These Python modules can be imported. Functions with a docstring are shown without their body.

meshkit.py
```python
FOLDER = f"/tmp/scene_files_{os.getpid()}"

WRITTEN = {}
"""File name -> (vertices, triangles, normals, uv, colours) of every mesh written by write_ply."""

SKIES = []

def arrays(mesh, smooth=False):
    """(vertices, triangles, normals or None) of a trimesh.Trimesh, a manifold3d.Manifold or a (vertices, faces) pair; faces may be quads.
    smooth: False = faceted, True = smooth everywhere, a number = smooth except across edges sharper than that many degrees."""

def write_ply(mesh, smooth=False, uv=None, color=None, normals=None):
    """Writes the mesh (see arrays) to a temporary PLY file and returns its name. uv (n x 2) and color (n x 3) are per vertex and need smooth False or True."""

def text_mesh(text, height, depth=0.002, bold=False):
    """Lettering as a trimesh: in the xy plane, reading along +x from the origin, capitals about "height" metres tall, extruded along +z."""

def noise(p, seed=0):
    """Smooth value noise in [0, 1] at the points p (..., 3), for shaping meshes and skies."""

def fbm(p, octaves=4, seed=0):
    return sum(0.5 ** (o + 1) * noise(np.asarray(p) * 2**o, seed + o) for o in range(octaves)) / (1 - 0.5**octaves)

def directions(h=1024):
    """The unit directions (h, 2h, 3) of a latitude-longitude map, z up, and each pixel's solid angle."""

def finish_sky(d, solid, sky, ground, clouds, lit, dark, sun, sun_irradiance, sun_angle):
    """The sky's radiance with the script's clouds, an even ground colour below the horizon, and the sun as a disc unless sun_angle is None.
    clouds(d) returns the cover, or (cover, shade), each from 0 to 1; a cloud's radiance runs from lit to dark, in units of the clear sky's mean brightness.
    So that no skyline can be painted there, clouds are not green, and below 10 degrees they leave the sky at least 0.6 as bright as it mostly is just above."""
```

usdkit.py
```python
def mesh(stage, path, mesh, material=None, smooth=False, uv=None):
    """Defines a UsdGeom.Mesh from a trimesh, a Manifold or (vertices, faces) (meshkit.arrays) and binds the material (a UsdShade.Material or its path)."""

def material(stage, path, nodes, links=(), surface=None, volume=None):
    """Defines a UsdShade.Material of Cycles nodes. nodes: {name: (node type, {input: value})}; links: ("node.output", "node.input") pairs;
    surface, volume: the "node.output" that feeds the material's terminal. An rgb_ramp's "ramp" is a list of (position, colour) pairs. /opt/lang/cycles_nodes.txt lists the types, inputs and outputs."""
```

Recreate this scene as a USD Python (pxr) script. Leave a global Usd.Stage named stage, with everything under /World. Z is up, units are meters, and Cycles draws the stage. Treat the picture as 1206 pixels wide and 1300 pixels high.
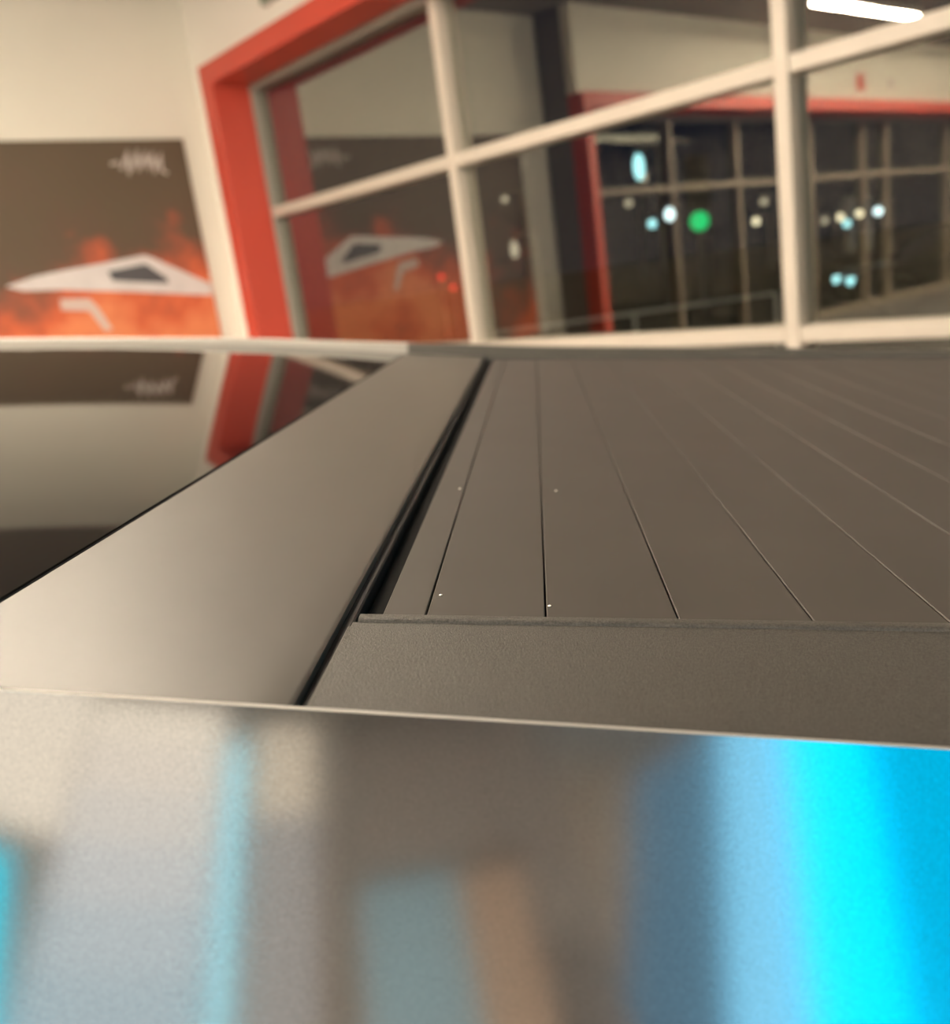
import math, random
import numpy as np, trimesh, manifold3d, usdkit, meshkit
from shapely.geometry import Polygon, LineString, box as sbox
from pxr import Usd, UsdGeom, UsdLux, UsdShade, Gf, Sdf

stage = Usd.Stage.CreateInMemory()
UsdGeom.SetStageUpAxis(stage, UsdGeom.Tokens.z)
UsdGeom.SetStageMetersPerUnit(stage, 1.0)
UsdGeom.Xform.Define(stage, '/World')
rng = random.Random(7)

# ------------------------------------------------------------------ camera
F_PX, EYE = 1167.4, 1.70
yaw, pitch, roll = (math.radians(a) for a in (-5.4835, -14.312, -7.750))
fwd = np.array([math.sin(yaw)*math.cos(pitch), math.cos(yaw)*math.cos(pitch), math.sin(pitch)])
right = np.array([math.cos(yaw), -math.sin(yaw), 0.0]); up = np.cross(right, fwd)
cr, sr = math.cos(roll), math.sin(roll)
right, up = cr*right + sr*up, -sr*right + cr*up
cam = UsdGeom.Camera.Define(stage, '/World/camera')
cm = Gf.Matrix4d(1.0)
for i, v in enumerate((right, up, -fwd)):
    cm.SetRow(i, Gf.Vec4d(*map(float, v), 0))
cm.SetRow(3, Gf.Vec4d(0, 0, EYE, 1))
cam.AddTransformOp().Set(cm)
cam.CreateHorizontalApertureAttr(36.0)
cam.CreateVerticalApertureAttr(36.0*1300/1206)
cam.CreateFocalLengthAttr(36.0*F_PX/1206)
cam.CreateClippingRangeAttr(Gf.Vec2f(0.02, 1000))
cam.CreateFStopAttr(6.0)
cam.CreateFocusDistanceAttr(0.52)
cam.CreateExposureAttr(-0.17)

# ------------------------------------------------------------------ night sky
LAMP = 285.0            # radiance of the warm ceiling lights
dome = UsdLux.DomeLight.Define(stage, '/World/night_sky')
dome.CreateColorAttr(Gf.Vec3f(0.35, 0.5, 1.0)); dome.CreateIntensityAttr(0.006)

# ------------------------------------------------------------------ frames
AW, PHI, H = math.radians(44.5), math.radians(7.1), 0.18
WV = np.array([-math.sin(AW), math.cos(AW), 0.0])      # along the far window wall, to the left
PV = np.array([math.cos(AW), math.sin(AW), 0.0])       # out through the far window wall
EYEV = np.array([0, 0, EYE])
def room(q):                                            # (w, p, z above eye) -> world
    q = np.atleast_2d(np.asarray(q, float)); return q[:, :1]*WV + q[:, 1:2]*PV + q[:, 2:]*np.array([0, 0, 1.0]) + EYEV
LV = np.array([math.cos(PHI), 0, -math.sin(PHI)]); NV = np.array([math.sin(PHI), 0, math.cos(PHI)])
def truck(q):                                           # (l rearward, t across, s above the bed cover) -> world
    q = np.atleast_2d(np.asarray(q, float)); return q[:, :1]*LV + q[:, 1:2]*np.array([0, 1.0, 0]) + (q[:, 2:] - H)*NV + EYEV
def eye(q):                                             # world with z measured from the eye
    return np.atleast_2d(np.asarray(q, float)) + EYEV
def world(q):
    return np.atleast_2d(np.asarray(q, float))

# ------------------------------------------------------------------ helpers
used = {}
def numbered(path):
    k = used.get(path, 0); used[path] = k + 1
    return path if k == 0 else f'{path}_{k:03d}'
origin = {}
def thing(name, label=None, cat=None, loc=(0, 0, 0), group=None, kind=None):
    path = numbered('/World/' + name)
    x = UsdGeom.Xform.Define(stage, path); x.AddTranslateOp().Set(Gf.Vec3d(*map(float, loc)))
    origin[path] = np.asarray(loc, float)
    tag(x.GetPrim(), label, cat, group, kind)
    return path
def tag(prim, label=None, cat=None, group=None, kind=None):
    for k, v in (('label', label), ('category', cat), ('group', group), ('kind', kind)):
        if v: prim.SetCustomDataByKey(k, v)
def obj(name, mesh, mat, parent='/World', smooth=30, label=None, **kw):
    path = numbered(parent + '/' + name)
    base = parent
    while base not in origin and base != '/World': base = base.rsplit('/', 1)[0]
    m = mesh.copy()
    if base in origin: m.apply_translation(-origin[base])
    p = usdkit.mesh(stage, path, m, M[mat], smooth=smooth).GetPrim()
    tag(p, label, **kw)
    return path
def hull(pts):
    return trimesh.convex.convex_hull(np.asarray(pts, float))
def cbox(lo, hi, fr=world, c=0.0):
    """a box in the frame fr with chamfered edges"""
    lo, hi = np.minimum(lo, hi).astype(float), np.maximum(lo, hi).astype(float)
    c = min(c, 0.45*(hi - lo).min())
    pts = []
    for i in np.ndindex(2, 2, 2):
        p = np.where(np.array(i) == 0, lo, hi); d = np.where(np.array(i) == 0, 1, -1)*c
        if c == 0: pts.append(p)
        else:
            for k in range(3):
                q = p + d; q[k] = p[k]; pts.append(q)
    return hull(fr(np.array(pts)))
def cat(*ms):
    return trimesh.util.concatenate(ms)
def sweep_tube(pts, r, sides=10):
    ms = [hull(np.vstack([ring(a, b - a, r, sides), ring(b, b - a, r, sides)])) for a, b in zip(pts[:-1], pts[1:])]
    return cat(*ms)
def ring(c, d, r, sides=16):
    d = np.asarray(d, float)/np.linalg.norm(d); a = np.cross(d, [0, 0, 1.0])
    if np.linalg.norm(a) < 1e-3: a = np.array([1.0, 0, 0])
    a /= np.linalg.norm(a); b = np.cross(d, a); th = np.linspace(0, 2*math.pi, sides, endpoint=False)
    return np.asarray(c, float) + r*(np.cos(th)[:, None]*a + np.sin(th)[:, None]*b)
def disc(c, d, r0, depth, r1=None, sides=32):
    d = np.asarray(d, float)/np.linalg.norm(d)
    return hull(np.vstack([ring(c, d, r0, sides), ring(np.asarray(c) + d*depth, d, r0 if r1 is None else r1, sides)]))
def prism(poly, fr2, depth):
    """a polygon (a, b) extruded; fr2 maps (a, b, c) to world"""
    m = trimesh.creation.extrude_polygon(poly, depth, engine='earcut')
    v = fr2(m.vertices)
    m = trimesh.Trimesh(v, m.faces, process=True)
    if m.volume < 0: m.invert()
    return m
def grid(P, closed=False):
    """quads of an array of points (n, m, 3)"""
    n, m = P.shape[:2]; f = []
    for i in range(n - 1):
        for j in range(m - 1):
            a, b, c, d = i*m + j, (i + 1)*m + j, (i + 1)*m + j + 1, i*m + j + 1
            f += [(a, b, c), (a, c, d)]
    return trimesh.Trimesh(P.reshape(-1, 3), f, process=False)
def slab(P, off):
    """a sheet of points (n, m, 3) with thickness: the underside is offset by off"""
    n, m = P.shape[:2]
    top = grid(P); bot = grid(P + off); bot.invert()
    loop = [i*m for i in range(n)] + [(n - 1)*m + j for j in range(1, m)] + [i*m + m - 1 for i in range(n - 2, -1, -1)] + [j for j in range(m - 2, 0, -1)]
    k = n*m; f = []
    for a, b in zip(loop, loop[1:] + loop[:1]):
        f += [(a, b, b + k), (a, b + k, a + k)]
    v = np.vstack([top.vertices, bot.vertices])
    t = trimesh.Trimesh(v, np.vstack([top.faces, bot.faces + k, f]), process=False)
    trimesh.repair.fix_normals(t)
    return t

# ------------------------------------------------------------------ materials
M = {}
def principled(name, noise=None, bump=None, vary=None, **kw):
    path = '/World/Looks/' + name
    nodes, links = {'p': ('principled_bsdf', kw)}, []
    if bump or vary: nodes['g'] = ('geometry', {})
    if bump:
        scale, strength, dist = bump
        nodes['bn'] = ('noise_texture', {'scale': scale, 'detail': 3.0}); nodes['b'] = ('bump', {'strength': strength, 'distance': dist})
        links += [('g.position', 'bn.vector'), ('bn.fac', 'b.height'), ('b.normal', 'p.normal')]
    if vary:
        scale, amount = vary; c = np.array(kw['base_color'])
        nodes['vn'] = ('noise_texture', {'scale': scale, 'detail': 4.0})
        nodes['vr'] = ('rgb_ramp', {'ramp': [(0.3, tuple(c*(1 - amount))), (0.7, tuple(np.minimum(c*(1 + amount), 1)))]})
        links += [('g.position', 'vn.vector'), ('vn.fac', 'vr.fac'), ('vr.color', 'p.base_color')]
    M[name] = usdkit.material(stage, path, nodes, links, surface='p.BSDF')
def emitter(name, color, strength):
    M[name] = usdkit.material(stage, '/World/Looks/' + name, {'e': ('emission', {'color': color, 'strength': strength})}, [], surface='e.emission')

principled('wall_paint', base_color=(0.80, 0.76, 0.70), roughness=0.7, vary=(0.8, 0.02), bump=(60, 0.1, 0.002))
principled('bay_paint', base_color=(0.80, 0.77, 0.68), roughness=0.7, vary=(0.8, 0.02))
principled('ceiling_paint', base_color=(0.24, 0.22, 0.20), roughness=0.9, vary=(1.0, 0.04))
principled('floor_tile', base_color=(0.13, 0.125, 0.12), roughness=0.25, vary=(2.0, 0.06))
principled('grout', base_color=(0.18, 0.17, 0.16), roughness=0.8)
principled('asphalt', base_color=(0.006, 0.006, 0.007), roughness=0.9, specular_ior_level=0.1, vary=(3.0, 0.2), bump=(40, 0.4, 0.01))
principled('red_paint', base_color=(0.52, 0.062, 0.038), roughness=0.45, vary=(1.5, 0.03))
principled('mullion_paint', base_color=(0.48, 0.43, 0.37), roughness=0.5, vary=(4.0, 0.02))
principled('jamb_shade', base_color=(0.24, 0.23, 0.20), roughness=0.5)  # mullion tone darkened, the surround's shade put into the colour
principled('bay_mullion', base_color=(0.20, 0.17, 0.13), roughness=0.5)
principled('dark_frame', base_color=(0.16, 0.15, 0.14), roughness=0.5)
principled('satin_panel', base_color=(0.088, 0.079, 0.067), roughness=0.38, specular_ior_level=0.40, bump=(1500, 0.05, 0.0005), vary=(9.0, 0.05))
principled('rail_sheen', base_color=(0.42, 0.38, 0.33), roughness=0.4)  # far roof rail lightened, the wall's reflection put into its colour
principled('slat_coat', base_color=(0.050, 0.043, 0.037), roughness=0.52, specular_ior_level=0.28, bump=(1800, 0.06, 0.0005), vary=(14.0, 0.06))
principled('trim_plastic', base_color=(0.058, 0.052, 0.045), roughness=0.5, specular_ior_level=0.36, bump=(1200, 0.45, 0.0010), vary=(900.0, 0.45))
principled('rubber', base_color=(0.016, 0.015, 0.015), roughness=0.6, specular_ior_level=0.25)
principled('black_underlay', base_color=(0.010, 0.010, 0.010), roughness=0.9, specular_ior_level=0.1)
principled('roof_glass', base_color=(0.004, 0.004, 0.005), roughness=0.03, ior=1.6)
principled('tyre_rubber', base_color=(0.02, 0.02, 0.02), roughness=0.8)
principled('wheel_cover', base_color=(0.05, 0.05, 0.052), roughness=0.5)
principled('lint', base_color=(0.7, 0.68, 0.62), roughness=0.9)
principled('lamp_housing', base_color=(0.6, 0.58, 0.55), roughness=0.5)
principled('galvanised', base_color=(0.12, 0.12, 0.13), roughness=0.6)
principled('galvanised_pale', base_color=(0.45, 0.45, 0.44), roughness=0.5)
principled('sign_green', base_color=(0.16, 0.24, 0.17), roughness=0.6)
principled('car_paint', base_color=(0.015, 0.016, 0.02), roughness=0.25)
principled('car_glass', base_color=(0.006, 0.007, 0.008), roughness=0.05)
principled('print_silver', base_color=(0.66, 0.62, 0.62), roughness=0.6, vary=(5.0, 0.06))
principled('print_window', base_color=(0.085, 0.085, 0.095), roughness=0.5)
principled('print_pale', base_color=(0.62, 0.50, 0.46), roughness=0.6)
principled('print_logo', base_color=(0.50, 0.45, 0.42), roughness=0.6)
principled('card_blue', base_color=(0.26, 0.42, 0.55), roughness=0.9)
principled('card_grey', base_color=(0.34, 0.32, 0.31), roughness=0.9)
principled('card_tan', base_color=(0.42, 0.33, 0.27), roughness=0.9)
emitter('lamp_glow', (1.0, 0.85, 0.66), LAMP)
emitter('canopy_glow', (1.0, 0.85, 0.62), 1.6)
emitter('cyan_bright', (0.0, 0.60, 1.0), 3.0)
emitter('cyan_pale', (0.25, 0.66, 0.92), 1.8)
emitter('blue_dim', (0.22, 0.40, 0.54), 0.72)
GLOW_TONES = [(1.0, .86, .68), (.92, .80, .66), (.82, .75, .66), (.70, .69, .66), (.59, .64, .65), (.50, .59, .62)]  # tones of the added glow that grades the steel reflection
for i_, c_ in enumerate(GLOW_TONES): emitter(f'glow_tone_{i_}', c_, 1.45)
emitter('glow_cream', (1.0, 0.82, 0.60), 1.05)
emitter('glow_brown', (0.50, 0.45, 0.40), 1.15)
emitter('cyan_left', (0.0, 0.76, 1.0), 1.9)
emitter('cyan_tube', (0.30, 0.85, 1.0), 3.8)
emitter('cyan_deep', (0.0, 0.45, 0.74), 1.9)
emitter('street_white', (0.75, 0.95, 1.0), 4)
emitter('street_cyan', (0.45, 0.95, 1.0), 2.8)
emitter('street_warm', (1.0, 0.86, 0.58), 2.8)
emitter('street_dim', (1.0, 0.86, 0.62), 1.0)
emitter('signal_green', (0.0, 0.85, 0.22), 1.4)
emitter('tail_red', (1.0, 0.03, 0.03), 1.6)
emitter('turn_orange', (1.0, 0.30, 0.05), 2.5)
emitter('screen_pale', (0.70, 0.72, 0.80), 0.45)

AW0 = math.radians(44.5)
# brushed stainless steel: fine irregular grain
M['steel'] = usdkit.material(stage, '/World/Looks/steel', {
    'g': ('geometry', {}), 'n': ('noise_texture', {'scale': 2200.0, 'detail': 2.0}), 'n2': ('noise_texture', {'scale': 6.0, 'detail': 2.0}),
    'b': ('bump', {'strength': 0.021, 'distance': 0.0003}), 'r': ('map_range', {'from_min': 0.3, 'from_max': 0.7, 'to_min': 0.075, 'to_max': 0.10}),
    'n3': ('noise_texture', {'scale': 1100.0, 'detail': 2.0}), 'c': ('rgb_ramp', {'ramp': [(0.3, (.54, .54, .54)), (0.7, (.66, .66, .66))]}),
    'p': ('principled_bsdf', {'metallic': 1.0})},
    [('g.position', 'n.vector'), ('g.position', 'n2.vector'), ('g.position', 'n3.vector'), ('n3.fac', 'c.fac'), ('c.color', 'p.base_color'), ('n.fac', 'b.height'), ('b.normal', 'p.normal'), ('n2.fac', 'r.value'), ('r.result', 'p.roughness')], surface='p.BSDF')
M['steel_glint'] = usdkit.material(stage, '/World/Looks/steel_glint', {'p': ('principled_bsdf', {'base_color': (0.85, 0.83, 0.80), 'metallic': 1.0, 'roughness': 0.35})}, [], surface='p.BSDF')
# coated window glass: lets light through, mirrors the bright room at night
M['window_glass'] = usdkit.material(stage, '/World/Looks/window_glass', {
    'f': ('layer_weight', {'blend': 0.5}), 'r': ('rgb_ramp', {'ramp': [(0.0, (.10,)*3), (0.3, (.18,)*3), (0.5, (.24,)*3), (0.75, (.42,)*3), (1.0, (1.0,)*3)]}),
    't': ('transparent_bsdf', {'color': (0.88, 0.90, 0.88)}), 'g': ('glossy_bsdf', {'color': (0.97, 0.94, 0.86), 'roughness': 0.0}),
    'm': ('mix_closure', {})}, [('f.facing', 'r.fac'), ('r.color', 'm.fac'), ('t.BSDF', 'm.closure1'), ('g.BSDF', 'm.closure2')], surface='m.closure')
M['bay_glass'] = usdkit.material(stage, '/World/Looks/bay_glass', {
    'f': ('layer_weight', {'blend': 0.5}), 'r': ('rgb_ramp', {'ramp': [(0.0, (.03,)*3), (0.5, (.04,)*3), (0.75, (.10,)*3), (1.0, (1.0,)*3)]}),
    't': ('transparent_bsdf', {'color': (0.88, 0.90, 0.88)}), 'g': ('glossy_bsdf', {'color': (0.97, 0.94, 0.86), 'roughness': 0.0}),
    'm': ('mix_closure', {})}, [('f.facing', 'r.fac'), ('r.color', 'm.fac'), ('t.BSDF', 'm.closure1'), ('g.BSDF', 'm.closure2')], surface='m.closure')
# the poster's print: dark sky over orange dust
M['poster_print'] = usdkit.material(stage, '/World/Looks/poster_print', {
    'g': ('geometry', {}), 's': ('separate_xyz', {}), 'n': ('noise_texture', {'scale': 1.5, 'detail': 5.0, 'roughness': 0.55}),
    'n2': ('noise_texture', {'scale': 3.1, 'detail': 4.0}),
    'mp': ('mapping', {'rotation': (0.0, 0.0, -AW0)}), 'sp': ('separate_xyz', {}), 'pf': ('map_range', {'range_type': 'smoothstep', 'from_min': 1.9, 'from_max': 3.0, 'to_min': -0.45, 'to_max': 0.0}), 'zf': ('map_range', {'range_type': 'smoothstep', 'from_min': 0.9, 'from_max': 1.75, 'to_min': -0.62, 'to_max': 0.0}), 'sum3': ('math', {'math_type': 'add'}), 'sum2': ('math', {'math_type': 'add', 'use_clamp': True}),
    'z': ('map_range', {'from_min': 1.5, 'from_max': 2.95, 'to_min': 0.62, 'to_max': -0.42}),
    'a': ('math', {'math_type': 'multiply_add', 'value2': 1.9, 'value3': -0.50}), 'sum': ('math', {'math_type': 'add'}),
    'ramp': ('rgb_ramp', {'ramp': [(0.0, (0.118, 0.088, 0.060)), (0.30, (0.125, 0.085, 0.060)), (0.5, (0.30, 0.095, 0.058)), (0.75, (0.62, 0.135, 0.06)), (1.0, (0.74, 0.24, 0.11))]}),
    'p': ('principled_bsdf', {'roughness': 0.5, 'specular_ior_level': 0.3})},
    [('g.position', 's.vector'), ('g.position', 'n.vector'), ('s.z', 'z.value'), ('n.fac', 'a.value1'), ('z.result', 'sum.value1'), ('a.value', 'sum.value2'),
     ('g.position', 'mp.vector'), ('mp.vector', 'sp.vector'), ('sp.x', 'pf.value'), ('s.z', 'zf.value'), ('sum.value', 'sum3.value1'), ('zf.result', 'sum3.value2'), ('sum3.value', 'sum2.value1'), ('pf.result', 'sum2.value2'), ('sum2.value', 'ramp.fac'), ('ramp.color', 'p.base_color')], surface='p.BSDF')

# ------------------------------------------------------------------ the room
GZ = -EYE                                     # floor height from the eye
ZC, WP, PB = 3.39, 9.94, 5.0                  # ceiling; left wall at w = WP; far wall at p = PB
W0, P0 = -6.4, -16.0
def struct(name, mesh, mat, label=None):
    return obj(name, mesh, mat, label=label, kind='structure')
struct('floor', cbox((W0, P0, GZ - .2), (WP, PB + .4, GZ), room), 'floor_tile', 'polished grey showroom floor under the pickup truck')
struct('ceiling', cbox((W0 - .2, P0 - .2, ZC), (WP + .3, PB + .4, ZC + .2), room), 'ceiling_paint', 'dark painted showroom ceiling above the hanging lights')
struct('wall_left', cat(cbox((WP, 0.40, GZ), (WP + .3, PB + .4, ZC), room),
                        cbox((9.28, -15.6, 2.24), (9.94, 0.40, ZC), room, .01),
                        cbox((9.67, 0.10, GZ), (9.94, 0.40, 2.24), room),
                        cbox((9.28, P0, GZ), (9.94, -15.6, ZC), room)), 'bay_paint', 'cream side wall carrying the dusty orange poster')
struct('wall_back', cat(cbox((9.535, PB, GZ), (WP + .3, PB + .4, ZC), room), cbox((W0, PB, 2.44), (9.535, PB + .4, ZC), room),
                        cbox((W0, PB, GZ), (9.30, PB + .4, GZ + .14), room), cbox((W0, PB, GZ), (-5.8, PB + .4, 2.44), room)), 'wall_paint', 'cream wall around the red-framed window')
struct('wall_right', cbox((W0 - .2, P0, GZ), (W0, PB + .4, ZC), room), 'wall_paint', 'cream wall behind the photographer on the right')
struct('wall_front', cbox((W0, P0 - .2, GZ), (WP, P0, ZC), room), 'wall_paint', 'cream wall behind the photographer')

# the far window: red surround, pale mullions, transom and rails, dark panes
PM, PG = 5.25, 5.357
win = thing('window_1', 'large red-framed window with pale mullions behind the truck', loc=room((1.6, 5.3, GZ))[0], kind='structure')
obj('red_surround', cbox((9.30, 4.85, GZ), (9.535, 5.30, 2.44), room, .004), 'red_paint', win)
obj('red_surround', cbox((-6.2, 4.85, 2.23), (9.30, 5.30, 2.44), room, .004), 'red_paint', win)
obj('red_surround', cbox((-6.2, 4.85, GZ), (-6.0, 5.30, 2.23), room, .004), 'red_paint', win)
obj('jamb', cbox((9.23, 5.27, GZ + .14), (9.30, 5.44, 2.23), room, .004), 'jamb_shade', win)
obj('jamb', cbox((-6.0, 5.27, GZ + .14), (-5.93, 5.44, 2.23), room, .004), 'jamb_shade', win)
obj('head_rail', cbox((-6.0, 5.27, 2.16), (9.23, 5.44, 2.23), room, .004), 'jamb_shade', win)
ms = [6.17, 3.14, 0.11, -2.92]
for w_ in ms:
    obj('mullion', cbox((w_ - .05, PM, GZ + .14), (w_ + .05, 5.46, 2.16), room, .006), 'mullion_paint', win)
bays = [9.23] + [e for w_ in ms for e in (w_ + .05, w_ - .05)] + [-5.93]
for a, b in zip(bays[::2], bays[1::2]):
    for (z0, z1, nm) in ((.885, .985, 'transom'), (-.665, -.565, 'lower_rail'), (GZ + .14, GZ + .24, 'sill_rail')):
        obj(nm, cbox((b, PM + .005, z0), (a, 5.46, z1), room, .006), 'mullion_paint', win)
    for (z0, z1) in ((.985, 2.16), (-.565, .885), (GZ + .24, -.665)):
        obj('pane', cbox((b, PG - .004, z0), (a, PG + .004, z1), room), 'window_glass', win)

# the second red-framed window bay, on the left wall nearer the camera (seen mirrored in the panes)
win2 = thing('window_2', 'second red-framed window bay mirrored in the dark panes', loc=room((9.5, -7, GZ))[0], kind='structure')
obj('red_surround', cbox((9.156, .24, GZ), (9.67, .40, 2.24), room, .004), 'red_paint', win2)
obj('red_surround', cbox((9.156, -15.6, 2.04), (9.67, .24, 2.24), room, .004), 'red_paint', win2)
obj('red_surround', cbox((9.156, -15.6, GZ), (9.67, -15.44, 2.04), room, .004), 'red_paint', win2)
obj('frame', cbox((9.62, -15.44, 1.95), (9.80, .24, 2.04), room, .004), 'dark_frame', win2)
obj('frame', cbox((9.62, .16, GZ), (9.80, .24, 1.95), room, .004), 'dark_frame', win2)
m2 = [-2.05, -3.9, -6.3, -8.3, -9.3, -12.2]
for p_ in m2:
    obj('mullion', cbox((9.60, p_ - .05, GZ), (9.80, p_ + .05, 1.95), room, .006), 'bay_mullion', win2)
b2 = [.16] + [e for p_ in m2 for e in (p_ + .05, p_ - .05)] + [-15.44]
for a, b in zip(b2[::2], b2[1::2]):
    for (z0, z1, nm) in ((.885, .985, 'transom'), (GZ, GZ + .12, 'sill_rail')):
        obj(nm, cbox((9.605, b, z0), (9.80, a, z1), room, .006), 'bay_mullion', win2)
    for (z0, z1) in ((.985, 1.95), (GZ + .12, .885)):
        obj('pane', cbox((9.696, b, z0), (9.704, a, z1), room), 'bay_glass', win2)

struct('trim_1', cbox((9.45, .40, GZ), (9.93, .43, ZC), room, .004), 'dark_frame', 'dark sheet added to darken the side of the second window bay')  # added sheet that gives the bay side its dark tone

# hanging linear lights
def linear_light(w_, p0, p1, z_, label, group=None):
    t = thing('linear_light', label, 'ceiling light', loc=room((w_, (p0 + p1)/2, z_))[0], group=group)
    obj('housing', cbox((w_ - .11, p0 - .02, z_), (w_ + .11, p1 + .02, z_ + .09), room, .008), 'lamp_housing', t)
    obj('diffuser', cbox((w_ - .09, p0, z_ - .03), (w_ + .09, p1, z_), room, .008), 'lamp_glow', t)
    for p_ in (p0 + .4, p1 - .4):
        obj('hanger', cbox((w_ - .008, p_ - .008, z_ + .09), (w_ + .008, p_ + .008, ZC), room), 'galvanised', t)
linear_light(7.56, -6.1, -2.95, 3.15, 'long glowing linear light mirrored in the top right pane')
for w_, p0 in ((7.56, -14.6), (7.56, -10.4), (4.2, -14.6), (4.2, -10.4), (4.2, -6.1), (4.2, -.4), (.8, -6.6), (1.0, -14.6), (1.0, -10.4), (-4.6, -14.6), (-4.6, -10.4), (-5.4, -1.0)):
    linear_light(w_, p0, p0 + 3.5 - (0.5 if p0 == -.4 else 0), 3.15, 'warm linear light hung under the ceiling, out of the picture', 'linear lights hung over the showroom')

# ------------------------------------------------------------------ the poster on the left wall
pz0, pz1 = -.95, 1.82
pst = thing('poster', 'wide poster of a silver wedge-shaped pickup in orange dust on the cream wall', 'poster', loc=room((WP - .02, 2.85, pz0))[0])
obj('print', cbox((WP - .03, .99, pz0), (WP, 4.72, pz1), room, .003), 'poster_print', pst)
def on_poster(poly, lift, depth=.002):
    return prism(poly, lambda v: room(np.c_[WP - .03 - lift - v[:, 2], v[:, 0], v[:, 1]]), depth)
body = [(2.60, .49), (2.864, .554), (3.135, .585), (3.615, .625), (4.022, .666), (4.102, .635), (4.719, .289), (4.702, .17), (4.438, .208), (3.878, .296), (3.261, .38), (3.097, .405), (2.75, .43)]
obj('printed_truck', on_poster(Polygon(body), 0), 'print_silver', pst, label='printed silver pickup silhouette')
obj('printed_window', on_poster(Polygon([(3.609, .535), (4.023, .572), (4.224, .401), (4.228, .349), (3.64, .439)]), .002), 'print_window', pst, label='dark side window of the printed pickup')
obj('printed_arch', on_poster(Polygon([(3.074, .315), (3.36, .29), (3.421, .203), (3.527, -.051), (3.444, -.051), (3.331, .166), (3.063, .207)]), 0), 'print_pale', pst, label='pale printed wheel arch')
logo = [[(3.88, 1.584), (3.96, 1.597)], [(3.974, 1.527), (4.073, 1.672), (4.061, 1.509), (4.176, 1.677), (4.169, 1.537), (4.267, 1.668), (4.266, 1.549), (4.342, 1.658), (4.336, 1.516), (4.425, 1.64), (4.412, 1.505), (4.47, 1.47)]]
obj('logo', cat(*[on_poster(LineString(s).buffer(.016, cap_style=2, join_style=2), 0) for s in logo]), 'print_logo', pst, label='pale jagged lettering')

# ------------------------------------------------------------------ the pickup truck
TC = 1.23                                            # its centre line (across)
trk = thing('pickup_truck', 'brushed steel wedge-shaped pickup with closed slatted bed cover, seen across its bed', 'pickup truck', loc=(-1.4, TC, 0))
mirror_y = lambda m: trimesh.Trimesh(np.c_[m.vertices[:, 0], 2*TC - m.vertices[:, 1], m.vertices[:, 2]], m.faces[:, ::-1], process=False)

# steel side panel: its top edge and its lean fitted from the photograph
E0, E1 = np.array([-.229, .323, -.134]), np.array([.143, .342, -.207])
ED = (E1 - E0)/(E1 - E0)[0]                         # per metre of x
mdir = np.array([-.1574, .7878, -.5955]); mdir /= np.linalg.norm(mdir)
OUT = -mdir                                          # outward normal
down = np.cross(OUT, ED); down /= np.linalg.norm(down)
if down[2] > 0: down = -down
def edge(x): return E0 + ED*(x + .229)
stations = [(-1.95, edge(-.6) + np.array([-1.35, .06, .150])), (-1.2, edge(-.6) + np.array([-.6, .02, .062])), (-.6, edge(-.6)), (.5, edge(.5)), (1.42, edge(.5) + np.array([.92, .0, -.125]))]
P = np.array([[e + down*k for k in (0, .12, .30, .56)] for x, e in stations])
steel_top = eye(P.reshape(-1, 3)).reshape(P.shape)
def fixup(m): trimesh.repair.fix_normals(m); return m
side = slab(steel_top, -OUT*.004)
obj('side_panel', side, 'steel', trk, smooth=1, label='brushed stainless steel side panel')
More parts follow.
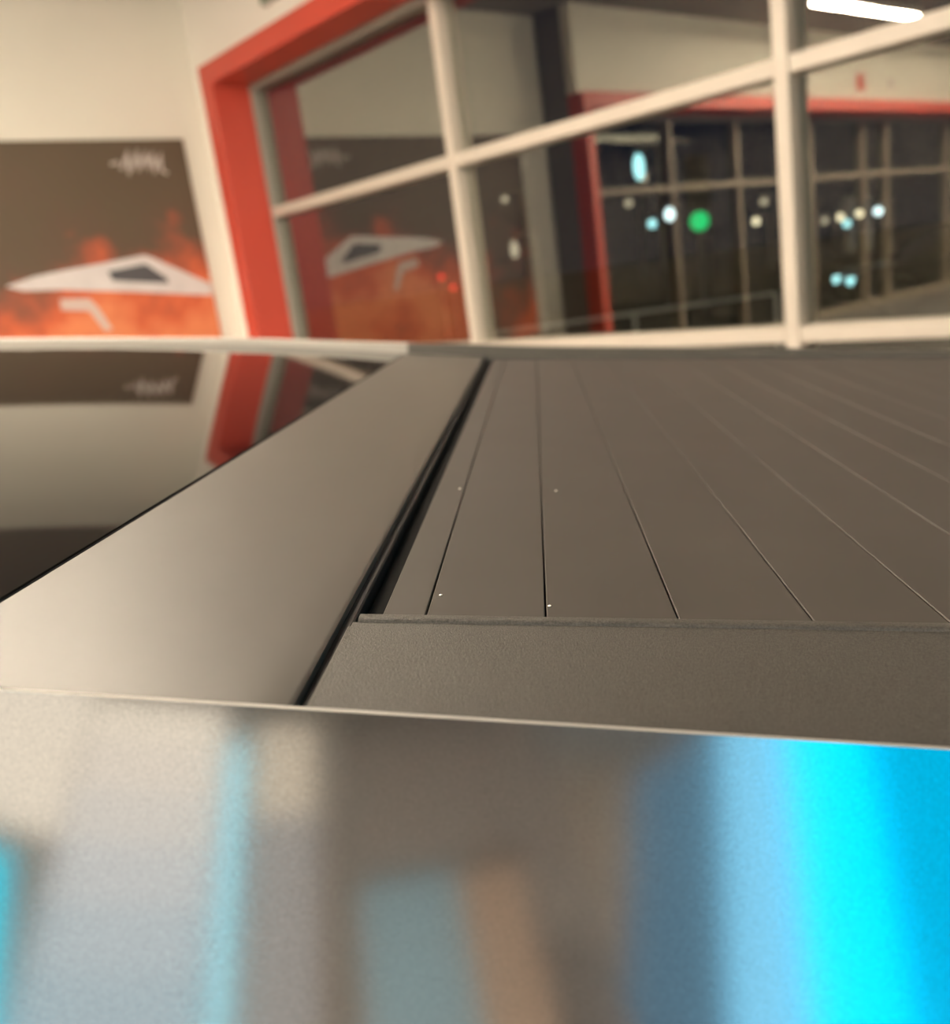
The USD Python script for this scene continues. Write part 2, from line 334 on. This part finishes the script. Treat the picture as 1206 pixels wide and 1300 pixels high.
def far_s(l): return np.interp(l, [-1.95, -1.24, -.95, -.65, -.40, -.27, -.136, .04, .39, .91, 1.36], [.030, .0285, .0292, .0282, .0190, .0155, .0128, .0072, .0048, -.003, -.010])
fdown = np.array([down[0], -down[1], down[2]]); FOUT = np.array([OUT[0], -OUT[1], OUT[2]])
fl = np.array([-1.95, -1.24, -.95, -.65, -.4, -.136, .04, .39, .91, 1.36])
FE = truck(np.c_[fl, np.full(10, 2.128), far_s(fl) - .005])
far = slab(FE[:, None, :] + np.array([0, .12, .30, .56])[None, :, None]*fdown, -FOUT*.004)
obj('side_panel', far, 'steel', trk, smooth=1)
# the folded lip along the panel's top edge, its highlight put into the colour
lipm = []
for (xa, a), (xb, b) in zip(stations[:-1], stations[1:]):
    c = []
    for e in (a, b):
        for o in (OUT*.0004, OUT*.0004 + np.array([0, 0, .0012]) , -OUT*.0042 + np.array([0, 0, .0012]), -OUT*.0042):
            c.append(e + o - down*.0)
    lipm.append(hull(eye(c)))
lip = cat(*lipm)
obj('panel_edge', lip, 'steel_glint', trk, label='top edge of the steel panel with its highlight put into the colour')

# rear roof glass, slightly crowned
def gs(l, t):
    u = np.maximum(l, -1.25) + .30; v = t - 1.2
    extra = np.where(l < -1.25, (l + 1.25)*(-.061 + 2*.0458*.95), 0)
    return .0158 - .0610*u - .0092*v + .00054*v*v - .0458*u*u + extra
GL0, GT0, GT1 = -.2665, .37, 1.94
ls = np.r_[np.linspace(GL0, -1.25, 22), np.linspace(-1.4, -1.95, 5)]; ts = np.linspace(GT0, GT1, 24)
L_, T_ = np.meshgrid(ls - .0, ts, indexing='ij')
Lk = L_ - .004*np.clip((T_ - .4)/1.6, 0, 1)*(L_ > -.4)
glass = slab(truck(np.c_[Lk.ravel(), T_.ravel(), gs(Lk, T_).ravel()]).reshape(*L_.shape, 3), -NV*.006)
obj('rear_glass', glass, 'roof_glass', trk, smooth=60, label='glossy black sloping rear glass mirroring the wall')
# grey ceramic edge and dark gap beside the glass
gap = slab(np.stack([truck(np.c_[np.full(24, l) - .004*np.clip((ts - .4)/1.6, 0, 1), ts, gs(np.full(24, GL0), ts) + s]).reshape(24, 3) for l, s in ((GL0 + .0005, -.001), (GL0 + .0035, -.004))]), -NV*.006)
obj('glass_seal', gap, 'rubber', trk, label='thin dark seal along the glass')
# roof and bed-side rails that close the top towards each side panel
def rail(l0, l1, t0, t1, lift, name, mat, label=None, n=14):
    lss = np.linspace(l0, l1, n)
    prof = [(t0, -.012), (t0, -.002), (t0 + .004*np.sign(t1 - t0), 0), (t1, 0)]
    P = np.array([[(l, t, (gs(l, t) if l < GL0 else gs(GL0, t)*(1 - min(1, max(0, (l - GL0)/.16)))) + lift + s) for t, s in prof] for l in lss])
    m = slab(truck(P.reshape(-1, 3)).reshape(P.shape), -NV*.01)
    obj(name, m, mat, trk, smooth=40, label=label)
FT0, FT1 = 1.937, 2.124
for nm, mt, la, lb, lab in (('roof_rail', 'rail_sheen', -1.95, -.262, 'far roof rail beyond the glass, wall reflection in its pale colour'), ('far_rail', 'satin_panel', -.262, 1.36, 'dark far rail beyond the bed cover')):
    fr_l = np.linspace(la, lb, 30); fin = far_s(fr_l) + .0128
    P = np.array([[(l, FT0, -.02), (l, FT0 + .001, f - .002), (l, FT0 + .004, f), (l, FT1, min(f - .004, far_s(l) - .001))] for l, f in zip(fr_l, fin)])
    obj(nm, slab(truck(P.reshape(-1, 3)).reshape(P.shape), -NV*.01), mt, trk, smooth=30, label=lab)
rail(GL0, -1.95, GT0 - .002, .33, .002, 'roof_rail', 'satin_panel')

# flat header panel between the glass and the bed cover
HL0, HL1 = GL0 + .0045, -.1015
hl = np.linspace(HL0, HL1 - .002, 8); ht = np.r_[.334, np.linspace(.4, 1.9, 19), 1.94]
def hs(l, t): return gs(GL0, t)*np.clip((HL1 - l)/(HL1 - HL0), 0, 1)**1.15 + 0*l
A, B = np.meshgrid(hl, ht, indexing='ij')
S = hs(A, B)
top = np.stack([A - .004*np.clip((B - .4)/1.6, 0, 1)*((HL1 - A)/(HL1 - HL0)), B, S], -1)
lastrow = top[-1:].copy(); lastrow[..., 0] += .002; lastrow[..., 2] -= .0015
top = np.concatenate([top, lastrow])
near_edge = None
hp = slab(truck(top.reshape(-1, 3)).reshape(top.shape), -NV*.012)
obj('header_panel', hp, 'satin_panel', trk, smooth=40, label='flat satin grey-brown header panel behind the glass')
obj('header_seal', cbox((HL1 - .004, .338, -.026), (-.0960, 1.94, -.006), truck, .001), 'rubber', trk, label='black rubber seal beside the header panel')
obj('header_seal', cbox((-.0955, .43, -.026), (-.0830, 1.94, -.016), truck, .001), 'rubber', trk)

# slatted bed cover
cover = obj('bed_cover', cbox((-.0945, .42, -.030), (1.36, 1.95, -.014), truck), 'black_underlay', trk, label='closed slatted bed cover')
edges = [-.0815, -.0572] + [.0083 + .0712*i for i in range(20)]
for a, b in zip(edges[:-1], edges[1:]):
    obj('slat', cbox((a + .0005, .425, -.014), (b - .0005, 1.94, -.0035), truck, .0005), 'slat_coat', cover)

# textured side trims with a raised lip
def trim(sign):
    f = (lambda q: truck(q)) if sign > 0 else (lambda q: truck(np.c_[np.asarray(q)[:, 0], 2*TC - np.asarray(q)[:, 1], np.asarray(q)[:, 2]]))
    lss = np.linspace(-.0935, 1.36, 24)
    est = np.array([[e @ LV, e[1], e @ NV + H] for x, e in stations])          # the steel edge in the truck frame
    def tn(l): return np.interp(l, est[:, 0], est[:, 1]) + .0030
    def sn(l): return min(np.interp(l, est[:, 0], est[:, 2]) - .0020, -.0005)
    prof = [(0.0, -.002), (.30, -.001), (.85, .0), (.965, .0), (1.0, .0004), (1.006, -.004)]
    P = np.array([[(l, tn(l) + (.4480 - tn(l))*u, sn(l)*(1 - u) + s*.6) for u, s in prof] for l in lss])
    m = slab(f(P.reshape(-1, 3)).reshape(P.shape), -NV*.02)
    tp = obj('side_trim', m, 'trim_plastic', trk, smooth=40, label='textured dark plastic bed side trim' if sign > 0 else None)
    pr = [(.4470, -.004), (.4478, .0010), (.4498, .0022), (.4550, .0022), (.4580, .0008), (.4590, -.009)]
    lk = np.linspace(-.0905, 1.36, 20)
    P = np.array([[(l, t, s*1.0) for t, s in pr] for l in lk])
    obj('trim_lip', slab(f(P.reshape(-1, 3)).reshape(P.shape), -NV*.01), 'trim_plastic', tp, smooth=50)
    obj('end_flange', cbox((-.0955, .345, -.006), (-.0930, .446, -.001), f, .0005), 'trim_plastic', tp)
trim(1)

# the rest of the body, out of the picture
def crease(x): return eye(np.array([np.interp(x, [-4.3, -1.95, 1.42], [-.02, -.02, -.02]), 0, 0]))
lower_pts = []
for t0, t1 in ((-.0, 2.46),):
    for x, zt, zb, ins in ((-4.25, -.78, -1.25, .28), (-3.7, -.70, -1.32, .06), (1.20, -.72, -1.30, .04), (1.46, -.55, -1.10, .10)):
        lower_pts += [(x, t0 + ins, zt), (x, t1 - ins, zt), (x, t0 + ins + .10, zb), (x, t1 - ins - .10, zb)]
lower = hull(eye(lower_pts))
import manifold3d as m3
def to_m(t): return m3.Manifold(m3.Mesh(np.asarray(t.vertices, np.float32), np.asarray(t.faces, np.uint32)))
def from_m(m):
    k = m.to_mesh(); return trimesh.Trimesh(k.vert_properties[:, :3], k.tri_verts)
wheels = [(x, y) for x in (-3.35, .55) for y in (.05, 2.41)]
mm = to_m(lower)
for x, y in wheels:
    mm = mm - to_m(disc((x, y - .3, .44), (0, 1, 0), .50, .6))
obj('lower_body', from_m(mm), 'steel', trk, smooth=20)
secs = []
for x, e in stations:
    q, r_ = e - OUT*.03 + down*.09, e - OUT*.03 + down*.50
    secs.append([q, r_, (q[0], 2*TC - q[1], q[2]), (r_[0], 2*TC - r_[1], r_[2])])
secs.insert(0, [(-4.10, .42, -.70), (-4.05, .30, -.80), (-4.10, 2.04, -.70), (-4.05, 2.16, -.80)])
obj('inner_body', cat(*[hull(eye(np.vstack([a_, b_]))) for a_, b_ in zip(secs[:-1], secs[1:])]), 'black_underlay', trk)
e0, b0 = stations[0][1], stations[0][1] + down*.56
my = lambda q: np.array([q[0], 2*TC - q[1], q[2]])
nose, noseb = np.array([-4.2, .34, -.70]), np.array([-4.1, .05, -.74])
obj('windshield', hull(eye([e0 + (0, .03, .0), my(e0 + (0, .03, .0)), nose, my(nose), nose - (0, 0, .02), my(nose) - (0, 0, .02), e0 + (0, .03, -.02), my(e0 + (0, .03, 0)) - (0, 0, .02)])), 'roof_glass', trk)
sw = hull(eye([e0, b0, nose, noseb, e0 + (0, .02, 0), b0 + (0, .02, 0), nose + (0, .02, 0), noseb + (0, .02, 0)]))
obj('cab_side', sw, 'steel', trk); obj('cab_side', mirror_y(sw), 'steel', trk)
eR = stations[-1][1]; bR = eR + down*.56
obj('tailgate', hull(eye([eR + (-.05, .06, -.02), my(eR) + (-.05, -.06, -.02), eR + (.0, .06, -.02), my(eR) + (.0, -.06, -.02), (1.46, .10, -1.0), (1.46, 2.36, -1.0), (1.40, .10, -1.0), (1.40, 2.36, -1.0)])), 'steel', trk)
obj('light_bar', cbox((1.375, .5, EYE - .50), (1.445, 1.96, EYE - .475), world, .004), 'tail_red' if False else 'rubber', trk)
for x, y in wheels:
    s = -1 if y < TC else 1
    tr = obj('tyre', disc((x, y - .14, .44), (0, 1, 0), .44, .28, sides=40), 'tyre_rubber', trk)
    obj('wheel_cover', disc((x, y + s*.141, .44), (0, s, 0), .30, .02, .24, sides=7), 'wheel_cover', tr)

# lint on the slats
for (l, t, lab) in ((.0105, .485, 'white lint speck on the third slat joint near the trim'), (-.052, .50, 'white lint speck beside the second slat joint near the trim'),
                    (.0205, .76, 'pale lint smudge farther out on the third slat'), (-.0615, .765, 'pale lint smudge on the narrow first slat')):
    g = trimesh.creation.icosphere(subdivisions=1, radius=.0011); g.vertices[:, 2] *= .5
    g.vertices *= np.array([1.0, 1.6 if t > .6 else 1.0, 1.0]); g.apply_translation(truck((l, t, -.0030))[0])
    tag(stage.GetPrimAtPath(obj('lint_speck', g, 'lint')), lab, 'lint')

# ------------------------------------------------------------------ behind the camera (mirrored, blurred, in the steel)
def hung_screen(a, b, z0, z1, k, tiles, label):
    a, b = np.array(a, float), np.array(b, float); d = (b - a)/np.linalg.norm(b - a); nrm = np.array([-d[1], d[0]])
    if nrm @ (-(a + b)/2) < 0: nrm = -nrm
    def fr(q):
        u = q[:, 0] + k*(q[:, 2] - 2.2)                  # the panels lean sideways
        return np.c_[a[0] + u*d[0] + q[:, 1]*nrm[0], a[1] + u*d[1] + q[:, 1]*nrm[1], q[:, 2] + EYE]
    w_ = np.linalg.norm(b - a)
    t = thing('led_screen', label, 'LED screen', loc=(*((a + b)/2), EYE + z0))
    obj('cabinet', cbox((0, -.12, z0), (w_, 0, z1), fr, .01), 'dark_frame', t)
    for u0, u1, v0, v1, mat in tiles:
        obj('led_panel', cbox((u0*w_ + .004, 0, z0 + (z1 - z0)*v0 + .004), (u1*w_ - .004, .03, z0 + (z1 - z0)*v1 - .004), fr, .003), mat, t)
    for u in (.1, .9): obj('hanger', cbox((u*w_ - .01, -.07, z1), (u*w_ + .01, -.05, ZC), fr), 'galvanised', t)
rows = ((0, .5), (.5, 1))
hung_screen(room((-3.78, -1.48, 0))[0][:2], room((-3.78, 2.94, 0))[0][:2], .7, 3.30, .43,
            [(u0, u1, v0, v1, m_) for v0, v1 in rows for u0, u1, m_ in ((0, .14, 'blue_dim'), (.14, .235, 'cyan_pale'), (.235, .345, 'cyan_bright'), (.345, .6, 'cyan_deep'), (.6, 1, 'cyan_deep'))], 'tall leaning cyan LED screen behind the camera, mirrored on the right of the steel')
hung_screen((-1.33, -3.35), (-2.2, -2.99), .7, 2.92, .18, [(u0, u1, v0, v1, 'cyan_left') for v0, v1 in rows for u0, u1 in rows], 'cyan LED screen behind the camera, mirrored at the left edge of the steel')
t = thing('led_tube', 'slim upright cyan LED tube mirrored as a streak in the steel', 'LED light', loc=(-.365, -2.88, 0))
obj('base', disc((-.365, -2.88, 0), (0, 0, 1), .18, .03), 'dark_frame', t)
obj('tube', disc((-.365, -2.88, .03), (0, 0, 1), .019, 4.85, sides=16), 'cyan_tube', t)
def reflect_card(label, a, b, z0, z1, strips):  # added unseen panels that shape the reflection in the steel
    lit = 'light box' in label
    a, b = np.array(a, float), np.array(b, float); d = (b - a)/np.linalg.norm(b - a); nn = np.array([-d[1], d[0]]); w_ = np.linalg.norm(b - a)
    fr = lambda q: np.c_[a[0] + q[:, 0]*d[0] + q[:, 1]*nn[0], a[1] + q[:, 0]*d[1] + q[:, 1]*nn[1], q[:, 2] + EYE]
    t = thing('glow_box' if lit else 'reflect_card', label, 'light box' if lit else 'reflect_card', loc=(*((a + b)/2), EYE + z0))
    for i, (u0, u1, dz, mat, lab) in enumerate(strips):       # strips side by side, or layered one below the other
        zb = z1 - strips[i + 1][2] if i + 1 < len(strips) and strips[i + 1][0] == u0 else z0
        obj('lit_panel' if lit else 'card_strip', cbox((u0*w_, 0, zb), (u1*w_, .02, z1 - dz), fr, .004), mat, t, label=lab)
    obj('rail', cbox((-.03, -.01, z1), (w_ + .03, .03, z1 + .04), fr, .004), 'dark_frame', t)
    for u in (.05, .95): obj('cord', cbox((u*w_ - .004, .006, z1 + .04), (u*w_ + .004, .014, ZC), fr), 'dark_frame', t)
reflect_card('added blue-grey and tan card standing in for phone and hand, mirrored in the middle of the steel', (.17, -2.51), (.79, -2.39), .4, 1.97, [(0, .60, 0, 'card_blue', 'blue-grey phone stand-in'), (.60, 1, .03, 'card_tan', 'tan hand stand-in')])  # stands in for the phone and hand mirrored in the steel
reflect_card('wide grey card added behind the blue-grey one to darken the steel reflection', (.16, -2.98), (1.20, -2.79), .4, 3.30, [(0, 1, 0, 'card_grey', None)])  # added to darken the middle of the steel reflection
reflect_card('wide added light box grading the left steel reflection, warm above and ice-blue below', (-1.05, -2.66), (-.42, -2.78), .6, 3.32, [(0, 1, .30*i, f'glow_tone_{i}', None) for i in range(6)])  # glow added to grade the left reflection from warm to cool
reflect_card('short warm light box added above the left cyan screen to brighten the steel reflection', (-1.04, -2.58), (-1.9, -2.05), 2.36, 3.34, [(0, 1, 0, 'glow_tone_0', None)])  # glow added to fill the dark top left of the reflection
reflect_card('narrow cream and brown light box added to brighten the steel right of the cyan streak', (-.28, -2.90), (.02, -2.90), .6, 3.32, [(0, 1, 0, 'glow_cream', 'cream lit panel'), (0, 1, .62, 'glow_brown', 'brownish lit panel')])  # glow added to brighten the reflection beside the cyan streak

# ------------------------------------------------------------------ outside, at night
struct('street_ground', cat(cbox((-90, 5.4, GZ - .5), (120, 160, GZ - .02), room), cbox((9.94, -40, GZ - .5), (120, 5.4, GZ - .02), room)), 'asphalt', 'dark street outside the windows')
def street_lamp(w_, p_, z_, r, mat, label, tall=1.0, arm=.6):
    foot = room((w_, p_, GZ))[0]; foot[2] = -.02
    t = thing('street_lamp', label, 'street lamp', loc=foot)
    c = room((w_, p_, z_))[0]; a = room((w_ - arm, p_ + arm*.3, z_ + r*tall + .12))[0]; f2 = room((w_ - arm, p_ + arm*.3, GZ))[0]; f2[2] = -.02
    obj('pole', hull(np.vstack([ring(f2, (0, 0, 1), .08, 10), ring(a, (0, 0, 1), .05, 10)])), 'galvanised', t)
    top_ = c + np.array([0, 0, r*tall + .12])
    obj('arm', sweep_tube([a, top_], .035, 8), 'galvanised', t)
    obj('hood', disc(top_ - np.array([0, 0, .10]), (0, 0, 1), r*1.1, .12, r*.5, 16), 'galvanised', t)
    g = trimesh.creation.icosphere(subdivisions=2, radius=r); g.vertices[:, 2] *= tall; g.apply_translation(c)
    obj('globe', g, mat, t)
for args in ((18.81, 23.37, 2.50, .16, 'street_cyan', 'brightest bluish-white street lamp, above the green signal', 2.4),
             (24.96, 31.26, 2.90, .15, 'street_dim', 'small warm street lamp just below the brightest one'),
             (38.23, 46.24, 3.0, .22, 'street_dim', 'dim warm street lamp left of the white pair', 1.0),
             (49.62, 62.75, 2.15, .34, 'street_cyan', 'lower bluish lamp of the pair left of the green signal'),
             (42.43, 55.68, 2.35, .34, 'street_white', 'upper white lamp of the pair left of the green signal', 1.3),
             (26.4, 36.44, 2.01, .22, 'street_cyan', 'white street lamp touching the top of the green signal', 1.4),
             (26.89, 42.15, .75, .17, 'street_warm', 'warm white street lamp just left of the thick mullion'),
             (31.85, 50.85, 1.95, .2, 'street_dim', 'faint warm street lamp above the one by the thick mullion'),
             (33.82, 61.29, .46, .22, 'street_dim', 'dim warm lamp, leftmost of the row right of the thick mullion'),
             (30.59, 57.35, .49, .22, 'street_warm', 'warm white lamp, second of the row right of the thick mullion'),
             (34.93, 66.37, .07, .26, 'street_cyan', 'bluish lamp just under the second lamp of the row'),
             (27.34, 53.41, .52, .2, 'street_warm', 'warm lamp, fourth of the row right of the thick mullion'),
             (22.04, 44.88, .42, .19, 'street_white', 'bright white lamp, rightmost of the row'),
             (21.85, 20.56, 2.14, .10, 'street_dim', 'dim small street lamp left of the red frame'),
             (18.14, 17.2, .51, .10, 'street_dim', 'faint greenish low lamp left of the red frame', 2.2)):
    street_lamp(*args)
# traffic light
c = room((14.57, 20.31, .57))[0]; dirv = -(c - EYEV); dirv[2] = 0; dirv /= np.linalg.norm(dirv)
foot = c.copy(); foot[2] = -.02
t = thing('traffic_light', 'traffic light showing a large round green signal beyond the window', 'traffic light', loc=foot)
side_ = np.array([-dirv[1], dirv[0], 0])
fr = lambda q: c + q[:, :1]*side_ + q[:, 1:2]*dirv + q[:, 2:]*np.array([0, 0, 1.0])
obj('pole', hull(np.vstack([ring(foot - dirv*.2, (0, 0, 1), .08, 12), ring(c - dirv*.2 - (0, 0, .2), (0, 0, 1), .07, 12)])), 'galvanised', t)
obj('housing', cbox((-.30, -.28, -.34), (.30, -.03, 1.6), fr, .03), 'rubber', t)
obj('green_lens', disc(c - dirv*.03, dirv, .235, .05, .19, 32), 'signal_green', t, label='round glowing green lens')
for k in (1, 2): obj('lens', disc(c - dirv*.03 + (0, 0, .6*k), dirv, .22, .04, .18, 32), 'rubber', t)
# canopy light over the second window's forecourt
canopy = thing('canopy_light', 'dim short bar light mirrored under the second red frame', 'outdoor light', loc=room((11.26, -3.0, 2.0))[0])
obj('diffuser', cbox((11.20, -4.0, 1.95), (11.32, -2.0, 2.03), room, .01), 'canopy_glow', canopy)
obj('housing', cbox((11.18, -4.02, 2.03), (11.34, -1.98, 2.10), room, .01), 'lamp_housing', canopy)
obj('bracket', cbox((9.94, -3.05, 2.04), (11.2, -2.95, 2.09), room, .01), 'galvanised', canopy)
t = thing('glow_box', 'pale lit panel mirrored low in the right pane', 'light box', loc=room((10.6, -10.0, GZ))[0])
obj('post', cbox((10.62, -10.1, GZ - .02), (10.70, -9.9, -.6), room, .01), 'galvanised', t)
obj('case', cbox((10.60, -10.6, -.6), (10.75, -9.5, .6), room, .01), 'dark_frame', t)
obj('panel', cbox((10.57, -10.5, -.5), (10.60, -9.6, .5), room, .005), 'screen_pale', t)
hr = thing('handrail', 'slim pale metal handrail outside the far window, low in the middle panes', 'handrail', loc=room((8.2, 9.8, GZ - .02))[0])
rp = [np.array([9.3, 8.17, -.77]), np.array([7.1, 11.51, -.77])]
obj('top_bar', sweep_tube([room(q)[0] for q in rp], .028, 10), 'galvanised_pale', hr)
obj('lower_bar', sweep_tube([room(q - (0, 0, .42))[0] for q in rp], .018, 8), 'galvanised_pale', hr)
for u in (0, .5, 1):
    q = room(rp[0]*(1 - u) + rp[1]*u)[0]; f = q.copy(); f[2] = -.02
    obj('post', sweep_tube([f, q], .028, 10), 'galvanised_pale', hr)
t = thing('alarm_box', 'small red alarm box on the wall above the mirrored red frame', 'alarm', loc=room((9.27, -7.53, 2.40))[0])
obj('box', cbox((9.20, -7.62, 2.42), (9.28, -7.44, 2.70), room, .01), 'red_paint', t)
obj('lens', disc(room((9.20, -7.53, 2.56))[0], -WV, .06, .03, .04, 16), 'print_pale', t)
t = thing('wall_sensor', 'tiny dark sensor on the wall right of the red alarm box', 'sensor', loc=room((9.27, -8.78, 2.5))[0])
obj('plate', cbox((9.26, -8.84, 2.50), (9.28, -8.72, 2.66), room, .004), 'lamp_housing', t)
obj('dome', disc(room((9.26, -8.78, 2.58))[0], -WV, .045, .04, .02, 16), 'dark_frame', t)
t = thing('exit_sign', 'green sign above the red window frame, cut by the top edge of the picture', 'sign', loc=room((8.08, 4.96, 2.64))[0])
obj('case', cbox((7.93, 4.94, 2.655), (8.23, 5.0, 2.86), room, .006), 'lamp_housing', t)
obj('face', cbox((7.95, 4.93, 2.665), (8.21, 4.94, 2.85), room, .003), 'sign_green', t)
# parked cars
def car(w_, p_, deg, label, lamps):
    foot = room((w_, p_, GZ))[0]; foot[2] = -.02
    a = math.radians(deg); X = math.cos(a)*WV + math.sin(a)*PV; Y = -math.sin(a)*WV + math.cos(a)*PV
    fr = lambda q: foot + q[:, :1]*X + q[:, 1:2]*Y + q[:, 2:]*np.array([0, 0, 1.0])
    t = thing('parked_car', label, 'car', loc=foot)
    prof = [(-2.15, .30), (-2.2, .62), (-2.05, .86), (-1.1, .92), (2.0, .98), (2.2, .80), (2.2, .34), (2.0, .24), (-2.0, .24)]
    pr = Polygon(prof)
    for x in (-1.35, 1.35): pr = pr.difference(__import__('shapely').Point(x, .32).buffer(.38))
    m = trimesh.creation.extrude_polygon(pr, 1.74, engine='earcut'); v = m.vertices
    m = trimesh.Trimesh(fr(np.c_[v[:, 0], v[:, 2] - .87, v[:, 1]]), m.faces); fixup(m)
    obj('body', m, 'car_paint', t)
    cabp = [(x, s*y, z) for s in (-1, 1) for x, y, z in ((-1.2, .82, .92), (-.4, .64, 1.42), (.9, .64, 1.44), (1.9, .80, .97))]
    obj('cabin', hull(fr(np.array(cabp))), 'car_glass', t)
    for x in (-1.35, 1.35):
        for s in (-1, 1):
            obj('wheel', disc(fr(np.array([[x, s*.86 - .11, .32]]))[0], Y, .32, .22, sides=24), 'tyre_rubber', t)
    for x, mat, nm, lab in lamps:
        for s in (-1, 1):
            pass
            obj(nm, cbox((x - .06, s*.62 - .16, .60), (x + .06, s*.62 + .16, .74), fr, .02), mat, t, label=lab)
car(7.75, 19.1, 140, 'dark car outside with a pale bluish headlight pair right of the thick mullion', [(-2.16, 'street_cyan', 'headlight', None)])
for w_, p_, z_, lab in ((17.12, 13.82, .06, 'upper of two red warning lamps low beside the pale mullion'), (16.97, 14.0, -.21, 'lower right of two red warning lamps low beside the pale mullion')):
    f = room((w_, p_, GZ))[0]; f[2] = -.02; c = room((w_, p_, z_))[0]
    t = thing('warning_lamp', lab, 'warning lamp', loc=f)
    obj('post', disc(f, (0, 0, 1), .03, c[2] - f[2] - .05, sides=10), 'galvanised', t)
    g = trimesh.creation.icosphere(subdivisions=2, radius=.07); g.apply_translation(c)
    obj('lens', g, 'tail_red', t)
